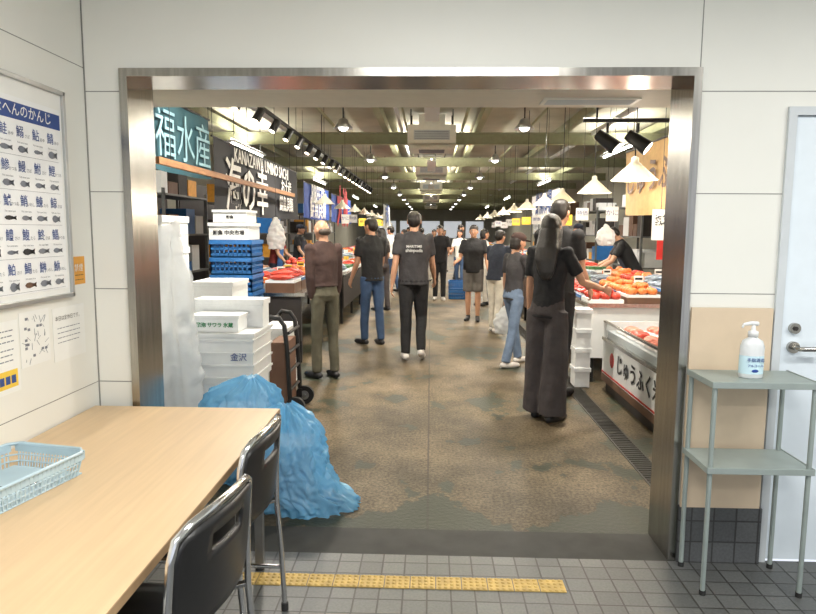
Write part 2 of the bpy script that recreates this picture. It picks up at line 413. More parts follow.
mb.cyl((hx,WY+0.005,1.085),(hx,WY-0.012,1.085),0.024,STEEL,20); mb.cyl((hx,WY-0.012,1.085),(hx,WY-0.018,1.085),0.010,DARKPANEL,12)
mb.build('door_1')
mb=MB(); lip=0.035
mb.bx(OX0,OX0+lip,WY-0.02,WB+.01,0,OZ-lip,STEEL); mb.bx(OX1-lip,OX1,WY-0.02,WB+.01,0,OZ-lip,STEEL); mb.bx(OX0,OX1,WY-0.02,WB+.01,OZ-lip,OZ,STEEL)
mb.build('trim_opening')
THR=mat('threshold_plate',srgb(46,46,43),0.75,var=0.25,vscale=8)
mb=MB(); mb.bx(OX0+0.0005,OX1-0.0005,2.875,WB,-0.1,0.0,THR); mb.build('floor_threshold')
mb=MB(); TACT=mat('tactile_yellow',srgb(182,154,88),0.6,var=0.22,vscale=20)
x=-0.95
while x<0.58:
    mb.bx(x,x+0.106,2.585,2.680,0.0005,0.004,TACT)
    for i in range(4):
        for j in range(4): mb.rev((x+0.014+i*0.026,2.595+j*0.025,0.004),[(0.009,0),(0.0075,0.003),(0.0005,0.004)],TACT,8)
    x+=0.11
mb.build('tactile_paving_strip')

# ------------------------------------------------------------------ MARKET SHELL
m=bpy.data.materials.new('market_concrete'); m.use_nodes=True; N=m.node_tree.nodes; L=m.node_tree.links; b=N['Principled BSDF']
tc=N.new('ShaderNodeTexCoord'); sep=N.new('ShaderNodeSeparateXYZ'); L.new(tc.outputs['Object'],sep.inputs[0])
def NZ(sc,det=6,rough=0.55,stretch=None,loc=None):
    n=N.new('ShaderNodeTexNoise'); n.inputs['Scale'].default_value=sc; n.inputs['Detail'].default_value=det; n.inputs['Roughness'].default_value=rough
    if stretch or loc:
        mp=N.new('ShaderNodeMapping'); mp.inputs['Scale'].default_value=stretch or (1,1,1)
        if loc: mp.inputs['Location'].default_value=loc
        L.new(tc.outputs['Object'],mp.inputs['Vector']); L.new(mp.outputs['Vector'],n.inputs['Vector'])
    else: L.new(tc.outputs['Object'],n.inputs['Vector'])
    return n.outputs['Fac']
def RAMP(src,p0,c0,p1,c1):
    r=N.new('ShaderNodeValToRGB'); r.color_ramp.elements[0].position=p0; r.color_ramp.elements[0].color=c0; r.color_ramp.elements[1].position=p1; r.color_ramp.elements[1].color=c1
    L.new(src,r.inputs['Fac']); return r.outputs['Color']
def MATH(op,a,b_,clamp=False):
    n=N.new('ShaderNodeMath'); n.operation=op; n.use_clamp=clamp
    for i,q in enumerate((a,b_)):
        if isinstance(q,(int,float)): n.inputs[i].default_value=q
        else: L.new(q,n.inputs[i])
    return n.outputs[0]
def MIX(f,a,b_,bt='MIX'):
    n=N.new('ShaderNodeMix'); n.data_type='RGBA'; n.blend_type=bt
    if isinstance(f,(int,float)): n.inputs[0].default_value=f
    else: L.new(f,n.inputs[0])
    for i,q in ((6,a),(7,b_)):
        if isinstance(q,tuple): n.inputs[i].default_value=q
        else: L.new(q,n.inputs[i])
    return n.outputs[2]
base=RAMP(NZ(1.1,8,.6),.34,(*srgb(84,76,62),1),.66,(*srgb(134,119,97),1))
spk=RAMP(NZ(55,5,.75),.40,(.42,.40,.36,1),.60,(1.12,1.12,1.12,1))
col=MIX(1.0,base,spk,'MULTIPLY')
mr=N.new('ShaderNodeMapRange'); L.new(sep.outputs['Y'],mr.inputs[0]); mr.inputs[1].default_value=WB+0.03; mr.inputs[2].default_value=3.50; mr.inputs[3].default_value=0.17; mr.inputs[4].default_value=0.0
mr2=N.new('ShaderNodeMapRange'); ax=MATH('ABSOLUTE',sep.outputs['X'],0); L.new(ax,mr2.inputs[0]); mr2.inputs[1].default_value=0.6; mr2.inputs[2].default_value=1.35; mr2.inputs[3].default_value=0.0; mr2.inputs[4].default_value=0.05
wet=MATH('ADD',MATH('ADD',NZ(1.7,10,.62,(1.0,0.7,1),(3.3,1.7,0)),mr.outputs[0]),mr2.outputs[0])
soft=RAMP(wet,.44,(1,1,1,1),.57,(.66,.66,.62,1))
col=MIX(1.0,col,soft,'MULTIPLY')
wm=RAMP(wet,.570,(0,0,0,1),.582,(1,1,1,1))
col=MIX(wm,col,(*srgb(52,56,45),1))
ln=MATH('LESS_THAN',ax,0.006); col=MIX(MATH('MULTIPLY',ln,0.65),col,(0.03,0.025,0.02,1))
L.new(col,b.inputs['Base Color'])
rr=MATH('MULTIPLY_ADD',wm,-0.08); N_=rr.node; N_.inputs[2].default_value=0.55; L.new(rr,b.inputs['Roughness'])
b.inputs['Specular IOR Level'].default_value=0.22
bp=N.new('ShaderNodeBump'); bp.inputs['Strength'].default_value=0.35; bp.inputs['Distance'].default_value=0.01; L.new(NZ(40),bp.inputs['Height']); L.new(bp.outputs['Normal'],b.inputs['Normal'])
CONC=m
HL=60
mb=MB(); mb.bx(-6,6,WB,HL,-0.1,0,CONC); mb.build('floor_market')
mb=MB(); mb.bx(-6.1,-6,WB,HL,0,3.8,WALLM); mb.build('wall_market_left')
mb=MB(); mb.bx(6,6.1,WB,HL,0,3.8,WALLM); mb.build('wall_market_right')
mb=MB(); mb.bx(-6,6,HL,HL+0.1,0,3.8,mat('far_wall_paint',srgb(200,198,188),0.6,var=0.1,vscale=1))
for i in range(5):
    mb.bx(-4.8+i*2,-3.2+i*2,HL-0.02,HL,0.9,2.4,mat('far_window_glow',(0.9,0.95,1),0.4,emit=0.5))
mb.build('wall_market_far')
mb=MB(); mb.bx(-6,6,3.62,HL,3.8,3.9,CEILM); mb.build('ceiling_market')
mb=MB()
GRATE=mat('wet_grating',srgb(60,58,52),0.6,0.2,var=0.2)
mb.bx(1.32,1.33,3.2,30,0,0.006,GRATE); mb.bx(1.46,1.47,3.2,30,0,0.006,GRATE); mb.bx(1.33,1.46,3.2,30,0.0005,0.001,mat('wet_channel',srgb(36,34,30),0.7))
for i in range(300): mb.bx(1.33,1.46,3.22+i*0.04,3.228+i*0.04,0.001,0.006,GRATE)
mb.build('floor_drain_grating')
mb=MB(); y=4.6
while y<HL-1:
    mb.bx(-6,6,y-0.09,y+0.09,3.28,3.30,BEAM); mb.bx(-6,6,y-0.01,y+0.01,3.30,3.5,BEAM); mb.bx(-6,6,y-0.09,y+0.09,3.5,3.52,BEAM)
    y+=4.6
mb.build('ceiling_cross_beams')
mb=MB()
for xx in (-4.2,-0.95,0.95,2.75,4.6): mb.bx(xx-0.06,xx+0.06,3.65,HL,3.54,3.70,BEAM)
mb.build('ceiling_long_beams')
mb=MB()
for xx,zz,r in ((-0.62,3.45,0.035),(-0.50,3.42,0.02),(0.62,3.45,0.03),(1.9,3.4,0.025),(-1.9,3.4,0.03),(-3.0,3.42,0.05),(3.3,3.4,0.05)):
    mb.cyl((xx,3.65,zz+.12),(xx,HL,zz+.12),r,WHITEP if r>0.03 else BEAM,10)
mb.build('ceiling_conduit_pipes')
for yy in (12.6,19.6,27,36,46):
    mb=MB()
    mb.bx(-0.46,0.46,yy,yy+0.9,3.16,3.50,ACW)
    mb.rings([(0,yy+0.45,3.06,0.62,0.62),(0,yy+0.45,3.10,0.62,0.62),(0,yy+0.45,3.16,0.50,0.50)],ACW,4,M=Matrix.Translation((0,yy+.45,0))@Matrix.Rotation(rad(45),4,'Z')@Matrix.Translation((0,-yy-.45,0)),smooth=False)
    mb.bx(-0.34,0.34,yy-0.012,yy,3.22,3.40,FOAMG)
    for i in range(4): mb.bx(-0.32,0.32,yy-0.016,yy-0.012,3.24+i*0.04,3.25+i*0.04,GREYINK)
    mb.bx(-0.25,0.25,yy+0.2,yy+0.7,3.052,3.06,GREYINK)
    for sx in (-0.4,0.4):
        for sy in (0.1,0.8): mb.cyl((sx,yy+sy,3.5),(sx,yy+sy,3.8),0.012,BLACKM,6)
    mb.bx(-0.25,0.25,yy+0.15,yy+0.75,3.5,3.72,ACW)
    mb.build('ceiling_air_conditioner')
def area(name,loc,size,power,col,rot=(0,0,0),sy=None):
    l=bpy.data.lights.new(name,'AREA'); l.energy=power; l.color=col; l.size=size
    l.shape='DISK'
    if sy: l.shape='RECTANGLE'; l.size_y=sy
    o=bpy.data.objects.new(name,l); o.location=loc; o.rotation_euler=rot; scene.collection.objects.link(o); return o
bay=None
yy=5.8
while yy<50:
    for xx in (-1.4,1.45):
        if bay is None:
            mb=MB(); mb.cyl((0,0,0.10),(0,0,0.62),0.012,BLACKM,8); mb.rev((0,0,0),[(0.03,0.16),(0.07,0.14),(0.09,0.08),(0.16,0.0),(0.155,0.0),(0.085,0.075),(0.03,0.13)],ALU,20); mb.sph((0,0,0.03),(0.08,0.08,0.07),BULBW,12,8)
            o=mb.build('high_bay_lamp'); bay=o.data
        else:
            o=bpy.data.objects.new('high_bay_lamp',bay); scene.collection.objects.link(o)
        o.location=(xx,yy,3.10)
        area('high_bay_light',(xx,yy,3.05),0.28,(105 if yy<24 else 95),(1.0,0.915,0.80))
    yy+=4.7
for yy in (7,14,23,34,46):
    for xx in (-3.9,3.9):
        mb=MB(); mb.bx(xx-0.08,xx+0.08,yy-1.2,yy+1.2,3.2,3.24,WHITEP); mb.cyl((xx,yy-1.15,3.18),(xx,yy+1.15,3.18),0.018,BULBW,10)
        mb.cyl((xx,yy-1.15,3.26),(xx,yy+1.15,3.26),0.018,BULBW,10)  # upper tube added to go with the upward ceiling fill
        for q in (-1,1): mb.cyl((xx,yy+q,3.26),(xx,yy+q,3.8),0.008,BLACKM,6)
        mb.build('fluorescent_light_fixture')
        area('stall_light',(xx,yy,3.14),0.15,60,(1,0.96,0.90),sy=2.3)
        if yy<24: area('stall_ceiling_fill',(xx,yy,3.285),0.15,60,(1,0.95,0.84),rot=(math.pi,0,0),sy=2.3)  # upward fill added to brighten the ceiling above the stalls
for yy in (8.3,16.1,23.5,31.5,41):  # made-up strips along the middle, added to brighten the market ceiling
    mb=MB(); mb.bx(-0.10,0.10,yy-1.2,yy+1.2,3.05,3.09,WHITEP); mb.cyl((0,yy-1.15,3.105),(0,yy+1.15,3.105),0.018,BULBW,10)
    for q in (-1,1): mb.cyl((0.09,yy+q,3.09),(0.09,yy+q,3.8),0.006,BLACKM,6)
    mb.build('ceiling_fill_strip')
    area('ceiling_fill_light',(0,yy,3.13),0.15,240 if yy<25 else 150,(1,0.94,0.82),rot=(math.pi,0,0),sy=2.3)  # added fill light aimed up at the ceiling
mb=MB(); mb.bx(-2.18,-2.14,6.5,24,3.02,3.06,BLACKM)
for yy in range(7,25,3): mb.cyl((-2.16,yy,3.06),(-2.16,yy,3.8),0.008,BLACKM,6)
for i in range(20):
    yy=7.4+i*0.85
    a=V((-2.16,yy,3.02)); mb.cyl(a,a-V((0,0,0.06)),0.012,BLACKM,8)
    c=a-V((0,0,0.10)); d=V((-0.35,-0.35,-0.8)).normalized()
    mb.cyl(c-d*0.09,c+d*0.09,0.048,BLACKM,12,r2=0.055); mb.cyl(c+d*0.088,c+d*0.092,0.042,BULB,10)
mb.build('spotlight_track')
mb=MB(); mb.cyl((1.10,4.9,2.31),(2.6,4.9,2.31),0.016,BLACKM,8)
for xx in (1.2,2.55): mb.cyl((xx,4.9,2.31),(xx,4.9,3.8),0.008,BLACKM,6)
for xx,dx in ((1.28,0.5),(1.50,0.55)):
    a=V((xx,4.9,2.29)); mb.cyl(a,a-V((0,0,0.07)),0.01,BLACKM,8)
    c=a-V((0,0,0.13)); d=V((dx,-0.25,-0.45)).normalized()
    mb.cyl(c-d*0.09,c+d*0.09,0.04,BLACKM,14,r2=0.056); mb.cyl(c+d*0.088,c+d*0.093,0.048,BULB,14)
mb.build('spotlight_bar')
cone=None
for xx,yy,zz in [(1.64,5.4,1.92),(1.80,7.35,1.93),(1.78,9.0,1.90),(1.80,10.5,1.92),(1.80,12.4,1.92),(1.8,14.3,1.92),(1.8,16.4,1.92),(1.8,18.6,1.92),(1.8,21,1.92),(1.8,24,1.92)]:
    if cone is None:
        mb=MB(); mb.rev((0,0,0),[(0.185,0.0),(0.18,0.004),(0.03,0.145),(0.028,0.18),(0.008,0.19)],SHADE,28); mb.rev((0,0,0),[(0.185,0.0),(0.028,0.138)],SHADE,28); mb.sph((0,0,0.045),(0.035,0.035,0.045),BULB,12,8); mb.cyl((0,0,0.18),(0,0,1.8),0.005,BLACKM,6)
        o=mb.build('pendant_lamp'); cone=o.data
    else:
        o=bpy.data.objects.new('pendant_lamp',cone); scene.collection.objects.link(o)
    o.location=(xx,yy,zz)
    if yy<17:
        l=bpy.data.lights.new('pendant_light','POINT'); l.energy=22; l.color=(1,0.87,0.70); l.shadow_soft_size=0.04
        lo=bpy.data.objects.new('pendant_light',l); lo.location=(xx,yy,zz-0.045); scene.collection.objects.link(lo)
for i in range(7):
    o=bpy.data.objects.new('pendant_lamp',cone); scene.collection.objects.link(o); o.location=(-1.95,12+i*2.4,1.98)

# ------------------------------------------------------------------ banners
def banner(name,x,y0,y1,z0,z1,m,texts,side=1,wave=0.02):
    mb=MB(); nx=24; nz=6; vs=[]
    for i in range(nz+1):
        for j in range(nx+1):
            t=j/nx; q=i/nz
            vs.append((x+wave*math.sin(t*14+q*2)*(1-q*0.6),y0+(y1-y0)*t,z0+(z1-z0)*q-0.02*math.sin(t*math.pi)*(1-q)))
    mb.add(vs,[(i*(nx+1)+j,i*(nx+1)+j+1,(i+1)*(nx+1)+j+1,(i+1)*(nx+1)+j) for i in range(nz) for j in range(nx)],m,True)
    mb.cyl((x,y0-0.03,z1),(x,y1+0.03,z1),0.012,BLACKM,8)
    for yy in (y0,y1): mb.cyl((x,yy,z1),(x,yy,3.8),0.004,BLACKM,6)
    for tx,sz,ty,tz,tm,bd in texts:
        text(mb,tx,sz,(x+side*0.025,ty,tz),(0,side,0),(0,0,1),tm,bold=bd,extr=0.002)
    mb.build(name)
TEAL=mat('banner_teal',srgb(40,82,94),0.8,var=0.25,vscale=3)
BANB=mat('banner_black',srgb(30,32,38),0.8); BANBL=mat('banner_blue',srgb(36,70,150),0.8,var=0.2); BANR=mat('banner_red',srgb(180,45,48),0.8); BANC=mat('banner_cream',srgb(200,165,115),0.8,var=0.1)
PALE=mat('banner_pale_blue',srgb(140,180,194),0.8)
banner('hanging_shop_banner',-2.5,5.5,7.38,2.06,2.72,TEAL,[('福水産',0.50,6.62,2.36,PALE,-0.002)])
banner('hanging_shop_banner',-2.5,7.5,12.2,1.70,2.56,BANB,[('KANAZAWA UMINO SACHI',0.25,9.8,2.43,CLOTHW,0.002),('海の幸',0.70,8.9,2.0,CLOTHW,0.010),('お土産',0.26,11.2,2.2,CLOTHW,0.003),('鮮魚貝類',0.26,11.2,1.92,CLOTHW,0.003)])
banner('hanging_shop_banner',-2.5,12.8,16.0,1.75,2.45,BANBL,[('BREEZE',0.5,14.4,2.25,CLOTHW,0.01),('鮮魚貝類',0.5,14.4,1.95,CLOTHW,0.006)])
banner('hanging_shop_banner',-2.5,16.4,20.4,1.72,2.42,BANBL,[('大漁',1.1,18.4,2.08,BANR,0.05)])
banner('hanging_shop_banner',-1.6,22,25.5,1.6,2.4,CLOTHW,[('市場',0.8,23.7,2.0,NAVY,0.02)])
banner('hanging_shop_banner',2.5,6.2,8.6,1.72,2.52,BANC,[('じゅうふく',0.40,7.5,2.12,BROWNP,0.006)],side=-1)
banner('hanging_shop_banner',2.9,15,19,1.9,2.5,CLOTHW,[('鮮魚市場',0.6,17,2.2,NAVY,0.01)],side=-1)
mb=MB(); mb.bx(-2.37,-2.33,5.6,11.2,2.06,2.12,WOOD)
for yy in (5.9,8.4,10.9): mb.cyl((-2.35,yy,2.12),(-2.35,yy,3.8),0.004,BLACKM,6)
mb.build('hanging_wooden_plank',bevel=0.006)

# ------------------------------------------------------------------ counters
def fish(mb,c,ln,an,m):
    M=Matrix.Translation(c)@Matrix.Rotation(an,4,'Z')
    mb.tube([M@V((-ln/2,0,0)),M@V((-ln*0.3,0,0.002)),M@V((0,0,0.004)),M@V((ln*0.32,0,0.002)),M@V((ln*0.42,0,0))],[0.008,ln*0.11,ln*0.15,ln*0.06,0.008],m,8)
    mb.add([M@V((ln*0.40,0,0)),M@V((ln*0.55,ln*0.10,0.004)),M@V((ln*0.50,0,0.002)),M@V((ln*0.55,-ln*0.10,0.004))],[(0,1,2,3)],m)
def counter(W,D,H,seed,front=BROWNP,near=False):
    r=random.Random(seed); mb=MB()
    mb.bx(0,W,0,D,H-0.04,H,STEEL)
    mb.bx(0.03,0.05,0.02,D-0.02,0.25,H-0.04,front)
    mb.bx(0.05,W-0.05,0.02,0.04,0.25,H-0.04,front)
    for xx in (0.05,W-0.09):
        for yy in (0.04,D/2,D-0.08): mb.bx(xx,xx+0.04,yy,yy+0.04,0,H-0.04,BLACKM)
    ny=int(D/0.42); nx=int((W-0.05)/0.36)
    for i in range(nx):
        for j in range(ny):
            x0=0.03+i*0.36; y0=0.02+j*0.42; h=H+0.01+i*0.05
            k=r.random()
            hh=0.028
            mb.bx(x0,x0+0.33,y0,y0+0.39,H,h,FOAM if k<0.5 else BROWNP)
            for a in ((x0,x0+.012,y0,y0+.39),(x0+.318,x0+.33,y0,y0+.39),(x0,x0+.33,y0,y0+.012),(x0,x0+.33,y0+.378,y0+.39)):
                mb.bx(*a,h,h+hh,FOAM if k<0.75 else BLUEC)
            mb.bx(x0+.012,x0+.318,y0+.012,y0+.378,h,h+hh*0.9,ICE)
            mm=r.choice([FISHS,FISHS,FISHR,FISHR,FISHO,FISHP,GREENG,FISHR,FISHO])
            zt=h+hh*0.9+0.018
            if mm in (FISHS,) or (mm is FISHR and r.random()<.5):
                for q in range(6): fish(mb,(x0+0.165+r.uniform(-.02,.02),y0+0.05+q*0.057,zt+0.012+0.012*(q%2)),0.28,r.uniform(-.25,.25),mm)
                for q in range(4): fish(mb,(x0+0.165+r.uniform(-.03,.03),y0+0.10+q*0.065,zt+0.055),0.26,r.uniform(-.5,.5),mm)
            else:
                for q in range(3):
                    for w in range(4):
                        cx=x0+0.065+q*0.1; cy=y0+0.06+w*0.085
                        if mm is FISHP or mm is GREENG:
                            mb.bx(cx-.045,cx+.045,cy-.037,cy+.037,zt-.015,zt,WHITEP); mb.bx(cx-.042,cx+.042,cy-.034,cy+.034,zt,zt+.04,mm)
                        else:
                            mb.sph((cx,cy,zt+.012),(0.052,0.044,0.042),mm,8,5)
                if mm in (FISHO,FISHR):
                    for q in range(5): mb.sph((x0+.165+r.uniform(-.08,.08),y0+.19+r.uniform(-.11,.11),zt+.06),(0.045,0.04,0.035),mm,8,5)
            if r.random()<0.25:
                mb.cyl((x0+.3,y0+.2,h+hh*.5),(x0+.3,y0+.2,h+hh+.14),0.003,BLACKM,6)
                pm=r.choice([PAPER,PAPER,PAPER,YELP])
                mb.bx(x0+.25,x0+.35,y0+.197,y0+.200,h+hh+.08,h+hh+.15,pm)
                mb.bx(x0+.262,x0+.338,y0+.196,y0+.197,h+hh+.105,h+hh+.128,INK)
    return mb
variants=[counter(1.2,2.9,0.80,11,BROWNP).mesh('seafood_counter'),counter(1.2,2.9,0.80,12,DARKPANEL).mesh('seafood_counter'),counter(1.2,2.9,0.80,13,WHITEP).mesh('seafood_counter')]
for i in range(9):
    o=bpy.data.objects.new('seafood_counter',variants[i%3 if i else 1]); scene.collection.objects.link(o)
    if i==0:
        o.location=(-2.60,7.2,0)
    else:
        o.rotation_euler=(0,0,rad(180)); o.location=(-1.36,7.2+2.9+i*3.15,0)
    o=bpy.data.objects.new('seafood_counter',variants[(i+2)%3]); scene.collection.objects.link(o)
    o.location=(1.56,6.45+i*3.15,0)

mb=MB(); X0=1.66
mb.bx(X0,2.75,3.5,6.2,0.10,0.50,WHITEP); mb.bx(X0+0.03,2.7,3.55,6.15,0,0.10,DARKPANEL)
mb.bx(X0-0.006,X0,3.5,6.2,0.10,0.165,BROWNP); mb.bx(X0-0.004,X0,3.5,6.2,0.175,0.19,REDP)
mb.bx(X0-0.012,X0+0.02,3.5,6.2,0.485,0.515,STEEL); mb.bx(X0,2.75,6.17,6.2,0.5,0.66,WHITEP)
mb.bx(X0+0.005,X0+0.013,3.5,6.2,0.51,0.65,GLASS); mb.bx(X0-0.004,X0+0.02,3.5,6.2,0.65,0.668,STEEL)
mb.bx(2.7,2.75,3.5,6.2,0.5,0.9,WHITEP)
mb.bx(X0+0.03,2.7,3.52,6.16,0.5,0.575,ICE)
r=random.Random(5)
for i in range(4):
    for j in range(9):
        cx=X0+0.17+i*0.24; cy=3.68+j*0.28; mm=r.choice([FISHP,FISHP,FISHR,FISHO,FISHS,FISHR])
        mb.bx(cx-.10,cx+.10,cy-.12,cy+.12,0.575,0.595,WHITEP)
        for q in range(4): mb.sph((cx+r.uniform(-.03,.03),cy-.08+q*.05,0.615),(0.065,0.032,0.032),mm,8,5)
for k,ch in enumerate('じゅうふく米'):
    text(mb,ch,0.185,(X0-0.008,5.62-k*0.19,0.335),(0,-1,0),(0,0,1),INK,bold=0.003,extr=0.001)
mb.sph((X0,5.88,0.34),(0.004,0.07,0.07),REDP)
mb.build('fish_display_case',bevel=0.003)

def foam(mb,x0,x1,y0,y1,z0,z1,label=None,lm=GREENP):
    lid=(z1-z0)*0.22
    mb.bx(x0+.01,x1-.01,y0+.01,y1-.01,z0,z1-lid,FOAM); mb.bx(x0,x1,y0,y1,z1-lid+0.003,z1,FOAM); mb.bx(x0+.014,x1-.014,y0+.014,y1-.014,z1-lid,z1-lid+.003,FOAMG)
    if label:
        text(mb,label,(z1-z0)*0.30,((x0+x1)/2,y0+0.0085,z0+(z1-z0)*0.40),(1,0,0),(0,0,1),lm,bold=0.001,extr=0.001)
mb=MB()
for k in range(4): foam(mb,1.40,1.56,6.21,6.43,0.008+k*0.19,0.008+k*0.19+0.19)
mb.build('styrofoam_box_stack',bevel=0.006)

mb=MB()
foam(mb,-1.83,-1.27,4.52,5.0,0,0.40)
mb.bx(-1.84,-1.25,4.50,5.02,0.40,0.76,WHITEP)
for k in range(4): mb.bx(-1.85,-1.24,4.49,5.03,0.44+k*0.09,0.455+k*0.09,WHITEP)
mb.bx(-1.855,-1.235,4.485,5.035,0.745,0.77,WHITEP)
text(mb,'金沢',0.06,(-1.35,4.484,0.60),(1,0,0),(0,0,1),NAVY,extr=.001)
mb.build('white_plastic_fish_tub',bevel=0.006)
mb=MB(); foam(mb,-1.72,-1.36,4.55,4.80,0.772,0.89,'発泡 サワラ 氷蔵',GREENP); foam(mb,-1.78,-1.25,4.81,5.02,0.772,0.98)
mb.build('styrofoam_box_stack',bevel=0.006)
mb=MB()
for k in range(5): foam(mb,-2.10,-1.72,5.6,6.1,k*0.21,k*0.21+0.205,'鮮魚' if k%2 else None,NAVY)
mb.build('styrofoam_box_stack',bevel=0.006)
mb=MB()
for k in range(6): foam(mb,-2.75,-2.2,5.3,5.9,k*0.27,k*0.27+0.265)
mb.build('styrofoam_box_stack',bevel=0.006)
mb=MB()
for k in range(3): foam(mb,-1.70,-1.32,5.9,6.4,k*0.2,k*0.2+0.195)
mb.build('styrofoam_box_stack',bevel=0.006)

def crate(mb,x0,x1,y0,y1,z0,h,m):
    t=0.012
    mb.bx(x0,x1,y0,y1,z0,z0+0.01,m)
    for a in ((x0,x1,y0,y0+t),(x0,x1,y1-t,y1),(x0,x0+t,y0,y1),(x1-t,x1,y0,y1)):
        mb.bx(*a,z0,z0+0.04,m); mb.bx(*a,z0+h*0.42,z0+h*0.55,m)
    for a in ((x0-.008,x1+.008,y0-.008,y0+t),(x0-.008,x1+.008,y1-t,y1+.008),(x0-.008,x0+t,y0,y1),(x1-t,x1+.008,y0,y1)): mb.bx(*a,z0+h-0.045,z0+h-0.004,m)
    n=9
    for i in range(n+1):
        xx=x0+(x1-x0-t)*i/n; yy=y0+(y1-y0-t)*i/n
        for yb in (y0,y1-t): mb.bx(xx,xx+t,yb,yb+t,z0,z0+h-.01,m)
        for xb in (x0,x1-t): mb.bx(xb,xb+t,yy,yy+t,z0,z0+h-.01,m)
mb=MB()
for k in range(8): crate(mb,-2.22,-1.80,6.5,6.95,k*0.175,0.175,BLUEC)
mb.build('blue_plastic_crate_stack')
mb=MB(); foam(mb,-2.24,-1.82,6.5,6.95,1.40,1.57,'鮮魚 中央市場',INK); foam(mb,-2.2,-1.84,6.52,6.9,1.575,1.70,'鮮魚',BANB); mb.build('styrofoam_box_stack',bevel=0.006)
mb=MB()
for k in range(2): crate(mb,0.42,0.78,14.4,14.9,k*0.2,0.2,BLUEC)
mb.build('blue_plastic_crate_stack')
mb=MB()
for k in range(6): foam(mb,-2.36,-1.94,4.34,4.85,k*0.2,k*0.2+0.195)
foam(mb,-2.34,-1.98,4.4,4.82,1.202,1.36)
mb.build('styrofoam_box_stack',bevel=0.006)
# draped plastic sheet
SHEET=mat('plastic_sheet',srgb(232,237,241),0.18,transp=0.42,transl=0.22,var=0.04,bump=1.0,bscale=12)
mb=MB()
ctrl=[(-2.60,4.24),(-2.2,4.20),(-1.80,4.19),(-1.62,4.22),(-1.62,4.34),(-1.88,4.44)]
P=[]
for a in range(len(ctrl)-1):
    p=V(ctrl[a]+(0,)); q=V(ctrl[a+1]+(0,)); k=max(3,int((q-p).length/0.014))
    d=(q-p).normalized(); nn=V((d.y,-d.x,0))
    for i in range(k): P.append((p.lerp(q,i/k),nn))
nz=54; vs=[]; n=len(P)
for i in range(nz+1):
    q=i/nz
    for j,(p,nn) in enumerate(P):
        u=j/n
        topz=1.50+0.05*math.sin(u*9+0.5)+0.05*noise.noise(V((j*.13,5,0)))-0.10*max(0,u-0.7)
        z=0.01+topz*q
        f=0.045*(1-0.4*q)*math.sin(j*0.34+2.6*noise.noise(V((j*.05,q*2.2,1)))*2)+0.055*noise.noise(V((j*0.08,q*6,0)))+0.04*abs(noise.noise(V((j*.2,q*14,4))))
        flare=0.07*(1-q)**2
        pp=p+nn*(f+flare)
        if u>0.5: pp.x-=0.08*q*q
        vs.append((pp.x,min(pp.y,4.47),z))
mb.add(vs,[(i*n+j,i*n+j+1,(i+1)*n+j+1,(i+1)*n+j) for i in range(nz) for j in range(n-1)],SHEET,True)
top=[]
for i in range(14):
    for j in range(14):
        xx=-2.58+0.80*i/13; yy=4.22+0.55*j/13
        top.append((xx,yy,1.49+0.05*noise.noise(V((i*.45,j*.45,2)))-0.03*j/13))
mb.add(top,[(i*14+j,i*14+j+1,(i+1)*14+j+1,(i+1)*14+j) for i in range(13) for j in range(13)],SHEET,True)
mb.build('plastic_sheet_cover')
# hand truck
mb=MB()
for dy in (-0.2,0.2):
    yc=5.28+dy
    mb.tube([(-1.02,yc,0.10),(-1.04,yc,0.55),(-1.06,yc,0.74),(-1.10,yc,0.80),(-1.17,yc,0.81),(-1.20,yc,0.77)],0.019,BLACKM,10,round_ends=True)
    mb.cyl((-0.98,yc-0.02,0.08),(-0.98,yc+0.02,0.08),0.08,RUBBER,20); mb.cyl((-0.98,yc-0.024,0.08),(-0.98,yc+0.024,0.08),0.04,ALU,14)
for z in (0.2,0.36,0.52,0.68): mb.cyl((-1.03,5.08,z),(-1.03,5.48,z),0.013,BLACKM,8)
mb.cyl((-0.98,5.06,0.08),(-0.98,5.50,0.08),0.012,BLACKM,8)
mb.cyl((-1.20,5.08,0.77),(-1.20,5.48,0.77),0.016,RUBBER,8)
mb.bx(-1.20,-0.99,5.08,5.48,0.012,0.024,BLACKM)
mb.bx(-1.19,-1.05,5.10,5.46,0.026,0.60,mat('brown_carton',srgb(110,80,62),0.7,var=0.1))
for yc in (5.1,5.46): mb.bx(-1.04,-1.0,yc-.01,yc+.01,0.0,0.14,BLACKM)
mb.build('hand_truck',M=Matrix.Translation((-0.10,0.02,0)))
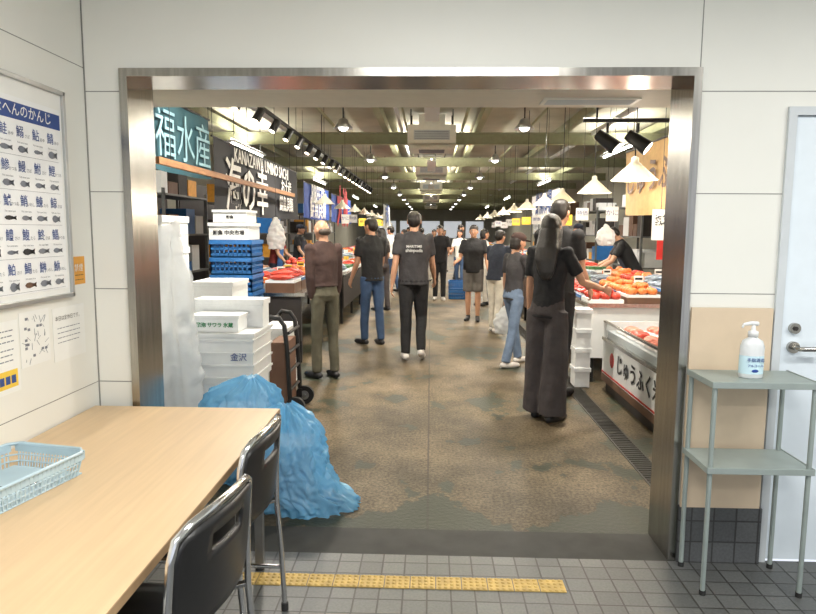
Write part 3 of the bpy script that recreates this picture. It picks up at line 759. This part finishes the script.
# blue plastic bags
BAG=mat('blue_plastic_bag',srgb(120,190,232),0.2,var=0.2,vscale=6,transl=0.42,transp=0.28,bump=1.0,bscale=16,coat=0.5)
def bag(name,cx,cy,prof,seed,inner=None):
    nt,nz=150,80; vs=[]
    zs=[p[0] for p in prof]
    for i in range(nz+1):
        z=zs[-1]*(i/nz)**1.15
        k=0
        while k<len(prof)-2 and z>zs[k+1]: k+=1
        t=(z-zs[k])/(zs[k+1]-zs[k]); t=min(1,max(0,t))
        a,b_=prof[k],prof[k+1]
        dx,rx,ry=[a[q]*(1-t)+b_[q]*t for q in (1,2,3)]
        for j in range(nt):
            an=2*math.pi*j/nt; c,s_=math.cos(an),math.sin(an)
            f=0.16*noise.noise(V((c*2.4,s_*2.4,z*3+seed)))+0.20*abs(noise.noise(V((c*4,s_*4,z*9+seed*2))))-0.16*abs(noise.noise(V((c*8,s_*8,z*20+seed))))+0.06*noise.noise(V((c*16,s_*16,z*34)))
            f+=0.03*math.sin(an*13+5*noise.noise(V((c,s_,z*4+seed))))*(z/zs[-1])
            vs.append((cx+dx+rx*(1+f)*c,cy+ry*(1+f)*s_,max(0.004,z+0.03*noise.noise(V((c*3,s_*3,z*9+seed))))))
    fs=[(i*nt+j,i*nt+(j+1)%nt,(i+1)*nt+(j+1)%nt,(i+1)*nt+j) for i in range(nz) for j in range(nt)]
    fs.append(tuple(nz*nt+j for j in range(nt)))
    mb=MB(); mb.add(vs,fs,BAG,True)
    if inner: foam(mb,*inner)
    mb.build(name)
bag('blue_plastic_bag',-0.76,3.42,[(0,0.10,0.28,0.20),(0.05,0.09,0.27,0.20),(0.10,0.04,0.23,0.20),(0.22,0.01,0.20,0.19),(0.36,0.0,0.19,0.18),(0.46,-0.01,0.17,0.16),(0.52,-0.02,0.11,0.10),(0.56,-0.02,0.04,0.04)],3.0,(-0.90,-0.64,3.31,3.53,0.01,0.36))
bag('blue_plastic_bag',-1.14,3.86,[(0,0,0.24,0.22),(0.1,0,0.25,0.22),(0.3,0,0.24,0.20),(0.46,-0.0,0.23,0.18),(0.52,0.0,0.20,0.15),(0.57,0.03,0.13,0.09),(0.61,0.05,0.04,0.04)],9.0,(-1.30,-1.0,3.74,3.98,0.01,0.42))

SHM=mat('shelf_grey',srgb(110,112,110),0.5,0.4)
def shelf(x,y,seed):
    r=random.Random(seed); mb=MB()
    for sx in (0,0.5):
        for sy in (0,1.8): mb.bx(x+sx,x+sx+.04,y+sy,y+sy+.04,0,2.1,SHM)
    for z in (0.2,0.8,1.4,2.0):
        mb.bx(x,x+.54,y,y+1.84,z,z+.03,SHM)
        yy=y+.06
        while yy<y+1.5:
            w=r.uniform(.2,.38); h=r.uniform(.15,.42)
            mb.bx(x+.05,x+.48,yy,yy+w,z+.03,z+.03+h,r.choice([FOAM,FOAM,BROWNP,BLUEC,DARKPANEL,WHITEP,ORANGEP])); yy+=w+.04
    mb.build('storage_shelf')
for i,yy in enumerate((6.6,9.4,12.6,16,20,24.5)): shelf(-4.4,yy,i); shelf(4.0,yy,i+20)
mb=MB()
for i,yy in enumerate((7.5,12.3,17.2,22)):
    mb.bx(-4.8,-4.75,yy,yy+4.2,0,2.4,DARKPANEL)
mb.build('stall_partition')
for sd in (-1,1):
    mb=MB(); r=random.Random(9)
    for i in range(11):
        yy=(12.9 if sd<0 else 8.2)+i*1.5; zz=1.70+r.uniform(0,.08); xx=(-1.68 if sd<0 else 2.25)+r.uniform(-.04,.04); w=r.uniform(.07,.11)
        mb.bx(xx-w,xx+w,yy,yy+.004,zz-.1,zz+.08,r.choice([PAPER,PAPER,PAPER,YELP,PAPER])); mb.cyl((xx,yy+.002,zz+.08),(xx,yy+.002,3.8),0.003,BLACKM,5)
        text(mb,r.choice(['特価','鮮魚','かに','¥500','えび']),0.08,(xx,yy-.002,zz+.0),(1,0,0),(0,0,1),r.choice([INK,NAVY]))
    mb.build('hanging_price_signs')
mb=MB()
mb.bx(2.10,2.26,6.3,6.304,1.43,1.72,PAPER); mb.cyl((2.18,6.302,1.72),(2.18,6.302,3.8),0.003,BLACKM,5)
r=random.Random(3)
for i in range(9):
    for j in range(9):
        if r.random()<.5: mb.bx(2.13+i*.011,2.14+i*.011,6.298,6.3,1.57+j*.011,1.58+j*.011,INK)
mb.bx(2.36,2.50,6.9,6.904,1.22,1.42,REDP); mb.cyl((2.43,6.902,1.42),(2.43,6.902,3.8),0.003,BLACKM,5)
mb.build('hanging_qr_sign')
SBAG=mat('thin_white_plastic',srgb(232,234,235),0.35,transl=0.4,transp=0.1,var=0.05,bump=0.4,bscale=25)
def hbag(name,c,w,h,top=None):
    s=MB(); s.rings([(c[0],c[1],c[2]-h,w*0.5,w*0.35),(c[0],c[1],c[2]-h*0.7,w*0.62,w*0.45),(c[0],c[1],c[2]-h*0.35,w*0.5,w*0.32),(c[0],c[1],c[2]-0.08*h,w*0.2,w*0.12),(c[0],c[1],c[2],w*0.1,w*0.06)],SBAG,14)
    mb=MB(); blob(mb,s,0.01,SBAG,2,fn=lambda p,n:p+n*0.02*noise.noise(p*22))
    if top: mb.cyl(c,top,0.003,BLACKM,5)
    return mb.build(name)
hbag('hanging_plastic_bags',V((-2.0,8.4,1.66)),0.20,0.40,V((-2.0,8.4,3.8)))
hbag('hanging_plastic_bags',V((2.2,8.3,1.60)),0.2,0.26,V((2.2,8.3,3.8)))

# ------------------------------------------------------------------ FOREGROUND FURNITURE
TOPM=mat('table_laminate',srgb(206,178,140),0.38,var=0.06,vscale=3,stretch=(14,0.8,1)); EDGE=mat('table_edge',srgb(160,132,98),0.5)
mb=MB(); mb.bx(-1.52,-0.672,0.95,2.84,0.675,0.70,TOPM); mb.bx(-1.515,-0.677,0.955,2.835,0.668,0.675,EDGE)
mb.bx(-0.6725,-0.670,0.95,2.84,0.672,0.6985,EDGE)
LEGM=mat('table_leg_grey',srgb(120,120,118),0.4,0.6)
for xx in (-1.43,-0.76):
    for yy in (1.05,2.70): mb.bx(xx,xx+.035,yy,yy+.035,0.01,0.668,LEGM); mb.cyl((xx+.017,yy+.017,0),(xx+.017,yy+.017,.012),0.02,RUBBER,10)
for xx in (-1.43,-0.76): mb.bx(xx,xx+.03,1.05,2.7,0.61,0.65,LEGM)
for yy in (1.05,2.70): mb.bx(-1.42,-.75,yy,yy+.03,0.61,0.65,LEGM)
mb.build('dining_table',bevel=0.003)
BASK=mat('basket_plastic',srgb(178,200,210),0.4,var=0.05)
mb=MB(); L_,W_,H_=0.36,0.27,0.075
def fr(z): return 1.0+0.10*z/H_
mb.bx(-W_/2,W_/2,-L_/2,L_/2,0,0.004,BASK)
n=22
for lv in (0.0,0.02,0.04,H_):
    k=fr(lv); a,b_=W_/2*k,L_/2*k; rr=0.006 if lv==H_ else 0.0028
    c=0.03; P=[(-a+c,-b_),(a-c,-b_),(a,-b_+c),(a,b_-c),(a-c,b_),(-a+c,b_),(-a,b_-c),(-a,-b_+c),(-a+c,-b_)]
    mb.tube([(p[0],p[1],lv+.002) for p in P],rr,BASK,6)
for i in range(n):
    t=-1+2*(i+.5)/n
    for sd in (-1,1):
        mb.tube([(t*W_/2*.9,sd*L_/2,0),(t*W_/2*fr(H_)*.9,sd*L_/2*fr(H_),H_)],0.0026,BASK,5)
        mb.tube([(sd*W_/2,t*L_/2*.92,0),(sd*W_/2*fr(H_),t*L_/2*fr(H_)*.92,H_)],0.0026,BASK,5)
for sd in (-1,1): mb.bx(-W_/2*1.02,W_/2*1.02,sd*L_/2*1.07-.002,sd*L_/2*1.07+.002,0.05,H_,BASK); mb.bx(sd*W_/2*1.07-.002,sd*W_/2*1.07+.002,-L_/2,L_/2,0.05,H_,BASK)
BM=Matrix.Translation((-1.305,1.87,0.701))@Matrix.Rotation(rad(-12),4,'Z')
mb.build('plastic_basket',M=BM)
mb=MB(); mb.tube([(-0.02,-0.02,0.0),(0.07,0.05,0.0)],[0.005,0.005],INK,8,round_ends=True); mb.cyl((0.065,0.046,0),(0.085,0.062,0),0.0055,CHROME,8)
mb.build('ballpoint_pen',M=BM@Matrix.Translation((0,0,0.0105)))
def chair(xc,yc,rot=0):
    mb=MB()
    ny=20; nz=12
    def surf(t,z): return 0.035*(1-t*t)+(z-0.66)*0.10
    W2=0.205; z0,z1=0.53,0.805
    grid=[]
    for i in range(nz+1):
        q=i/nz
        for j in range(ny+1):
            t=-1+2*j/ny
            zc=(z0+z1)/2; hz=(z1-z0)/2
            u=t; v=-1+2*q
            uu=u*math.sqrt(max(0,1-0.22*v*v*v*v)); vv=v*math.sqrt(max(0,1-0.30*u*u*u*u))
            grid.append((surf(uu,zc+hz*vv),uu*W2,zc+hz*vv))
    th=0.014
    vs=grid+[(g[0]+th,g[1],g[2]) for g in grid]; o=len(grid); nn=ny+1
    fs=[]
    hole=lambda i,j:(i==nz-3 or i==nz-4) and 6<=j<=13
    for i in range(nz):
        for j in range(ny):
            if hole(i,j): continue
            a,b_,c,d=i*nn+j,i*nn+j+1,(i+1)*nn+j+1,(i+1)*nn+j
            fs.append((a,d,c,b_)); fs.append((a+o,b_+o,c+o,d+o))
            for (p,q2,di,dj) in ((a,b_,-1,0),(c,d,1,0),(b_,c,0,1),(d,a,0,-1)):
                ii,jj=i+di,j+dj
                if ii<0 or jj<0 or ii>=nz or jj>=ny or hole(ii,jj): fs.append((p,q2,q2+o,p+o))
    mb.add(vs,fs,BLACK,True)
    s=MB(); s.bx(-0.44,-0.05,-0.19,0.19,0.415,0.445,BLACK); s.sph((-0.245,0,0.435),(0.19,0.18,0.03),BLACK)
    blob(mb,s,0.008,BLACK,4)
    pts=[(0.025,-0.225,0.012),(0.015,-0.222,0.25),(0.0,-0.218,0.46),(0.002,-0.214,0.60),(0.012,-0.208,0.74)]
    hoop=[(0.020,-0.195,0.79),(0.033,-0.15,0.812),(0.048,-0.07,0.822),(0.052,0,0.824)]
    full=pts+hoop; full=full+[(p[0],-p[1],p[2]) for p in reversed(full[:-1])]
    mb.tube(full,0.0105,CHROME,10)
    for sd in (-1,1):
        mb.tube([(0.0,sd*0.218,0.46),(-0.10,sd*0.212,0.425),(-0.38,sd*0.205,0.415),(-0.42,sd*0.205,0.40),(-0.44,sd*0.212,0.25),(-0.46,sd*0.22,0.012)],0.0105,CHROME,10)
        mb.tube([(0.02,sd*0.222,0.18),(-0.445,sd*0.214,0.18)],0.008,CHROME,8)
        for xx in (0.025,-0.46): mb.cyl((xx,sd*0.2235,0.0),(xx,sd*0.2235,0.03),0.014,RUBBER,10)
    for xx in (-0.08,-0.36): mb.cyl((xx,-0.21,0.408),(xx,0.21,0.408),0.009,CHROME,8)
    mb.build('dining_chair',M=Matrix.Translation((xc,yc,0))@Matrix.Rotation(rad(rot),4,'Z'))
chair(-0.600,2.19,-3); chair(-0.565,1.59,-9)
STM=mat('stand_paint',srgb(152,163,160),0.45,0.2,var=0.06)
mb=MB(); sx0,sx1,sy0,sy1=1.150,1.545,2.60,2.835
for xx in (sx0,sx1):
    for yy in (sy0,sy1):
        mb.tube([(xx,yy,0.0),(xx,yy,0.90)],0.010,STM,10); mb.cyl((xx,yy,0),(xx,yy,0.02),0.013,RUBBER,10)
for z in (0.905,0.55):
    mb.bx(sx0-0.015,sx1+0.015,sy0-0.015,sy1+0.010,z-0.008,z,STM)
    mb.bx(sx0-0.017,sx1+0.017,sy0-0.018,sy0-0.014,z-0.022,z+0.004,STM); mb.bx(sx0-0.018,sx0-0.014,sy0-.015,sy1+.010,z-0.022,z+0.004,STM); mb.bx(sx1+0.014,sx1+0.018,sy0-.015,sy1+.010,z-0.022,z+0.004,STM)
mb.build('metal_shelf_stand',bevel=0.0015)
mb=MB(); mb.bx(1.148,1.50,WY-0.030,WY-0.016,0.2625,1.175,mat('tan_board',srgb(212,192,166),0.55,var=0.03)); mb.build('leaning_board')
BOT=mat('bottle_white',srgb(236,240,242),0.3,var=0.02,transl=0.2); LAB=mat('bottle_label',srgb(200,228,238),0.4,var=0.05)
mb=MB(); c=(1.335,2.70,0.905)
mb.rings([(c[0],c[1],c[2],0.044,0.032),(c[0],c[1],c[2]+.006,0.048,0.036),(c[0],c[1],c[2]+.13,0.048,0.036),(c[0],c[1],c[2]+.155,0.040,0.030),(c[0],c[1],c[2]+.168,0.018,0.018),(c[0],c[1],c[2]+.18,0.016,0.016)],BOT,28)
mb.rings([(c[0],c[1],c[2]+.02,0.0486,0.0366),(c[0],c[1],c[2]+.095,0.0486,0.0366)],LAB,28,caps=False)
mb.rev((c[0],c[1],c[2]+.172),[(0.020,0),(0.020,0.022),(0.010,0.026),(0.006,0.05)],WHITEP,18,caps=True)
mb.tube([(c[0]+.012,c[1],c[2]+.226),(c[0]-.01,c[1],c[2]+.228),(c[0]-.040,c[1],c[2]+.222),(c[0]-.044,c[1],c[2]+.212)],[0.010,0.009,0.006,0.005],WHITEP,10,round_ends=True)
text(mb,'手指消毒',0.018,(c[0],c[1]-.0375,c[2]+.078),(1,0,0),(0,0,1),NAVY,extr=.0005); text(mb,'アルコール',0.013,(c[0],c[1]-.0375,c[2]+.055),(1,0,0),(0,0,1),BANBL,extr=.0005)
mb.sph((c[0],c[1]-.0365,c[2]+.034),(.014,.001,.007),BANBL,10,6)
mb.build('hand_sanitizer_bottle')

# notice board & posters on left wall
XL=XW
mb=MB(); by0,by1,bz0,bz1=1.5,2.70,1.215,2.055
mb.bx(XL+.0005,XL+.012,by0,by1,bz0,bz1,PAPER)
for a in ((by0,by1,bz0,bz0+.018),(by0,by1,bz1-.018,bz1),(by0,by0+.018,bz0,bz1),(by1-.018,by1,bz0,bz1)): mb.bx(XL+.0005,XL+.024,*a,ALU)
POST=mat('poster_paper',srgb(238,240,240),0.45,var=0.02)
mb.build('notice_board',bevel=0.002)
mb=MB(); py1=2.665; mb.bx(XL+.0125,XL+.014,1.60,py1,1.255,1.975,POST)
mb.bx(XL+.014,XL+.0145,1.60,py1,1.895,1.955,NAVY)
text(mb,'さかなへんのかんじ',0.050,(XL+.0155,2.38,1.926),(0,1,0),(0,0,1),PAPER,bold=.0003)
K='鯖鮎鰯鮭鰹鱈鯛鮪鰤鱒鯉鮒鰻鯵鱚鮫鰆鰈鯰鱸鯨鰊鮹鯱鰕鱶鰭鮑鮃鰌鯔鮗鰒鱧鯒鰍鮟鱇鯑鰺鮴鰰鯣鮊鱈鮎'
r=random.Random(4); idx=0
for row in range(5):
    mb.bx(XL+.014,XL+.0147,1.62,py1-.02,1.892-row*0.126-.127,1.892-row*0.126-.126,GREYINK)
    for colm in range(10):
        yy=py1-0.062-colm*0.096; zz=1.850-row*0.126
        text(mb,K[idx%len(K)],0.046,(XL+.0155,yy-.012,zz),(0,1,0),(0,0,1),NAVY,bold=.0002); idx+=1
        text(mb,r.choice(['さば','あゆ','いわし','さけ','かつお','たら']),0.016,(XL+.0155,yy+.030,zz-.01),(0,1,0),(0,0,1),GREYINK)
        L0=0.070*r.uniform(.8,1.1); hh=0.011*r.uniform(.7,1.6)
        pr=[(-.5,0),(-.35,.8),(-.1,1),(.2,.6),(.36,.15),(.5,.9),(.45,0),(.5,-.9),(.36,-.15),(.2,-.6),(-.1,-1),(-.35,-.8)]
        fm=r.choice([GREYINK,INK,GREYINK,GREYINK]) if row<4 else r.choice([BROWNP,BROWNP,GREYINK])
        P=[(XL+.0155,yy+a*L0,zz-.060+b_*hh) for a,b_ in pr]
        mb.add([(XL+.0155,yy,zz-.060)]+P,[(0,i+1,(i+1)%12+1) for i in range(12)],fm)
        text(mb,'Fish name kana',0.010,(XL+.0155,yy,zz-.036),(0,1,0),(0,0,1),GREYINK)
mb.build('fish_kanji_poster')
def sheet(name,y0,y1,z0,z1,m,fnc=None):
    mb=MB(); mb.bx(XL+.0005,XL+.002,y0,y1,z0,z1,m)
    if fnc: fnc(mb)
    mb.build(name)
def lines(y0,y1,zs,t=0.003,m=GREYINK):
    def f(mb):
        r=random.Random(int(y0*100))
        for z in zs:
            yy=y0
            while yy<y1-.01:
                w=r.uniform(.008,.03); mb.bx(XL+.002,XL+.0025,yy,min(yy+w,y1),z-t/2,z+t/2,m); yy+=w+.005
    return f
def cal(mb):
    mb.bx(XL+.002,XL+.0025,2.14,2.32,0.92,0.985,YELP)
    lines(2.15,2.31,[1.13,1.11,1.09,1.06,1.04,1.02],0.004)(mb)
    for j in range(5): mb.bx(XL+.0025,XL+.003,2.15+j*.033,2.175+j*.033,0.935,0.965,NAVY)
sheet('wall_calendar',2.12,2.335,0.90,1.165,PAPER,cal)
def mp(mb):
    r=random.Random(2)
    for i in range(26):
        a=V((XL+.0035,r.uniform(2.37,2.51),r.uniform(1.0,1.17))); b_=a+V((0,r.uniform(-.03,.03),r.uniform(-.03,.03))); mb.tube([a,b_],0.0008,GREYINK,4)
    for i in range(12):
        y=r.uniform(2.37,2.5);z=r.uniform(1.0,1.16); mb.bx(XL+.002,XL+.003,y,y+.014,z,z+.01,GREYINK)
sheet('paper_map',2.345,2.535,0.975,1.185,PAPER,mp)
def nt(mb):
    text(mb,'本日は定休日です。',0.022,(XL+.003,2.675,1.13),(0,1,0),(0,0,1),INK); lines(2.59,2.76,[1.09,1.07,1.05,1.03])(mb)
sheet('paper_notice',2.56,2.80,0.955,1.175,PAPER,nt)
def st(mb):
    text(mb,'禁煙',0.035,(XL+.003,2.775,1.33),(0,1,0),(0,0,1),PAPER); lines(2.745,2.81,[1.28,1.30],m=INK)(mb)
sheet('orange_sticker',2.735,2.825,1.26,1.38,ORANGEP,st)

# ------------------------------------------------------------------ PEOPLE
_,wh=person('shopper_woman',0.93,5.13,-36,1.63,C_BLACK,C_TROUS,'long',female=True,near=True,bottom='wide',arms=((4,6,10),(30,16,44,-4)),legs=((3,2),(-2,3)),lean=1,hyaw=14,hpitch=6)
person('shopper_man',1.16,5.95,-35,1.78,C_BLACK,C_BLACK,'short',near=True,arms=((10,2,20),(14,2,30)),hpitch=6,girth=0.9,lean=0)
person('elderly_man',-1.06,6.5,40,1.60,C_BROWN,C_OLIVE,'bald',haircol=HAIRG,near=True,sleeve='long',arms=((-8,4,14,14),(2,4,10,6)),legs=((4,4),(-2,3)),lean=3,hyaw=10,hpitch=4,tuck=True,girth=0.90)
person('shopper_man',-0.76,8.5,35,1.66,C_BLACK,C_JEANS,'short',shoes=SHOE,near=True,arms=((8,5,20),(12,5,30)),legs=((6,4),(-4,4)),hyaw=15,girth=0.95)
person('shopper_man',-0.19,7.5,2,1.70,C_DGREY,C_BLACK,'short',near=True,shoes=SHOEW,arms=((-14,8,14),(16,8,22)),legs=((-4,3),(10,32)),lean=2,hyaw=0,back_text=[('MARITIME',0.04),('shinpuda',0.055)],girth=1.04)
_,hd=person('shopper_woman',0.93,7.25,-55,1.50,C_DGREY,C_LJEANS,'bob',female=True,near=True,cap=C_BROWN,shoes=SHOEW,arms=((4,12,10),(20,8,60)),legs=((16,6),(-10,6)),hyaw=-10,hpitch=10,bottom='slim')
hbag('plastic_shopping_bag',V((hd[0].x-0.02,hd[0].y-0.04,hd[0].z-0.02)),0.22,0.32)
person('shopper_man',0.98,9.7,-40,1.52,C_NAVY,C_CREAM,'short',shoes=SHOEW,arms=((10,6,30),(20,6,40)),legs=((5,4),(-5,5)),lean=8)
person('shopper_man',0.72,10.9,170,1.60,C_BLACK,C_GREY,'short',bottom='shorts',shoes=SHOE,girth=1.12,arms=((5,12,15),(5,12,70)))
person('shopper_man',0.20,14.2,180,1.62,C_BLACK,C_BLACK,arms=((15,8,70),(15,8,70)),shoes=SHOEW)
person('fish_vendor',3.1,10.0,80,1.66,C_BLACK,C_BLACK,'short',lean=28,arms=((30,10,30),(30,10,30)),apron=C_NAVY,hpitch=15)
person('fish_vendor',-2.98,10.2,-80,1.60,C_BLACK,C_NAVY,cap=C_WHITE,arms=((20,8,30),(20,8,30)),apron=C_BLUE,lean=6,hpitch=10)
person('fish_vendor',-2.98,12.4,-95,1.60,C_RED,C_NAVY,arms=((20,8,30),(15,8,30)),apron=C_BLUE,lean=8,hpitch=10)
person('fish_vendor',-2.98,14.6,-100,1.62,C_BLACK,C_NAVY,cap=C_NAVY,arms=((20,8,30),(15,8,30)),apron=C_NAVY,lean=5)
person('fish_vendor',3.1,13.6,90,1.66,C_WHITE,C_NAVY,cap=C_NAVY,arms=((20,8,30),(15,8,30)),apron=C_NAVY,lean=5)
cs=[C_BLACK,C_DGREY,C_NAVY,C_BLACK,C_GREY,C_BROWN,C_WHITE]
r=random.Random(21)
crowd=[(-0.9,12.2,40),(-0.95,16.0,60),(-0.35,16.5,0),(0.75,16.8,180),(1.05,13.2,-70),(0.1,19.5,175),(-0.8,20.5,90),(0.9,20.5,-90),(-0.3,23.5,0),(0.5,24.5,190),(-0.9,28,80)]
for i,(px,py,rz) in enumerate(crowd):
    fem=r.random()<.4
    person('shopper_woman' if fem else 'shopper_man',px,py,rz+r.uniform(-15,15),1.55 if fem else r.uniform(1.6,1.72),r.choice(cs),r.choice([C_BLACK,C_JEANS,C_TROUS,C_CREAM,C_NAVY]),
       r.choice(['bob','long']) if fem else 'short',female=fem,arms=((r.uniform(-10,15),8,r.uniform(5,60)),(r.uniform(-10,15),8,r.uniform(5,60))),legs=((r.uniform(2,12),r.uniform(2,8)),(r.uniform(-10,-2),r.uniform(2,10))))

# ------------------------------------------------------------------ room lights + world
for (xx,yy) in ((0.2,1.2),(0.2,-0.9),(2.6,1.2)):
    mb=MB(); mb.bx(xx-0.62,xx+0.62,yy-0.16,yy+0.16,2.66,2.70,WHITEP); mb.build('ceiling_light_fixture')
    area('room_light',(xx,yy,2.655),1.2,50,(1.0,0.98,0.94),sy=0.28)
w=bpy.data.worlds.new('World'); scene.world=w; w.use_nodes=True
w.node_tree.nodes['Background'].inputs[0].default_value=(0.86,0.91,1.0,1); w.node_tree.nodes['Background'].inputs[1].default_value=1.1

# ------------------------------------------------------------------ camera
cam=bpy.data.cameras.new('camera'); cam.sensor_width=36; cam.lens=650/816*36; cam.clip_start=0.05; cam.clip_end=200
co=bpy.data.objects.new('camera',cam); scene.collection.objects.link(co)
co.matrix_world=Matrix.Translation((0,0,1.5))@Matrix.Rotation(rad(1.94),4,'Z')@Matrix.Rotation(rad(90-6.67),4,'X')@Matrix.Rotation(rad(0.4),4,'Z')
scene.camera=co
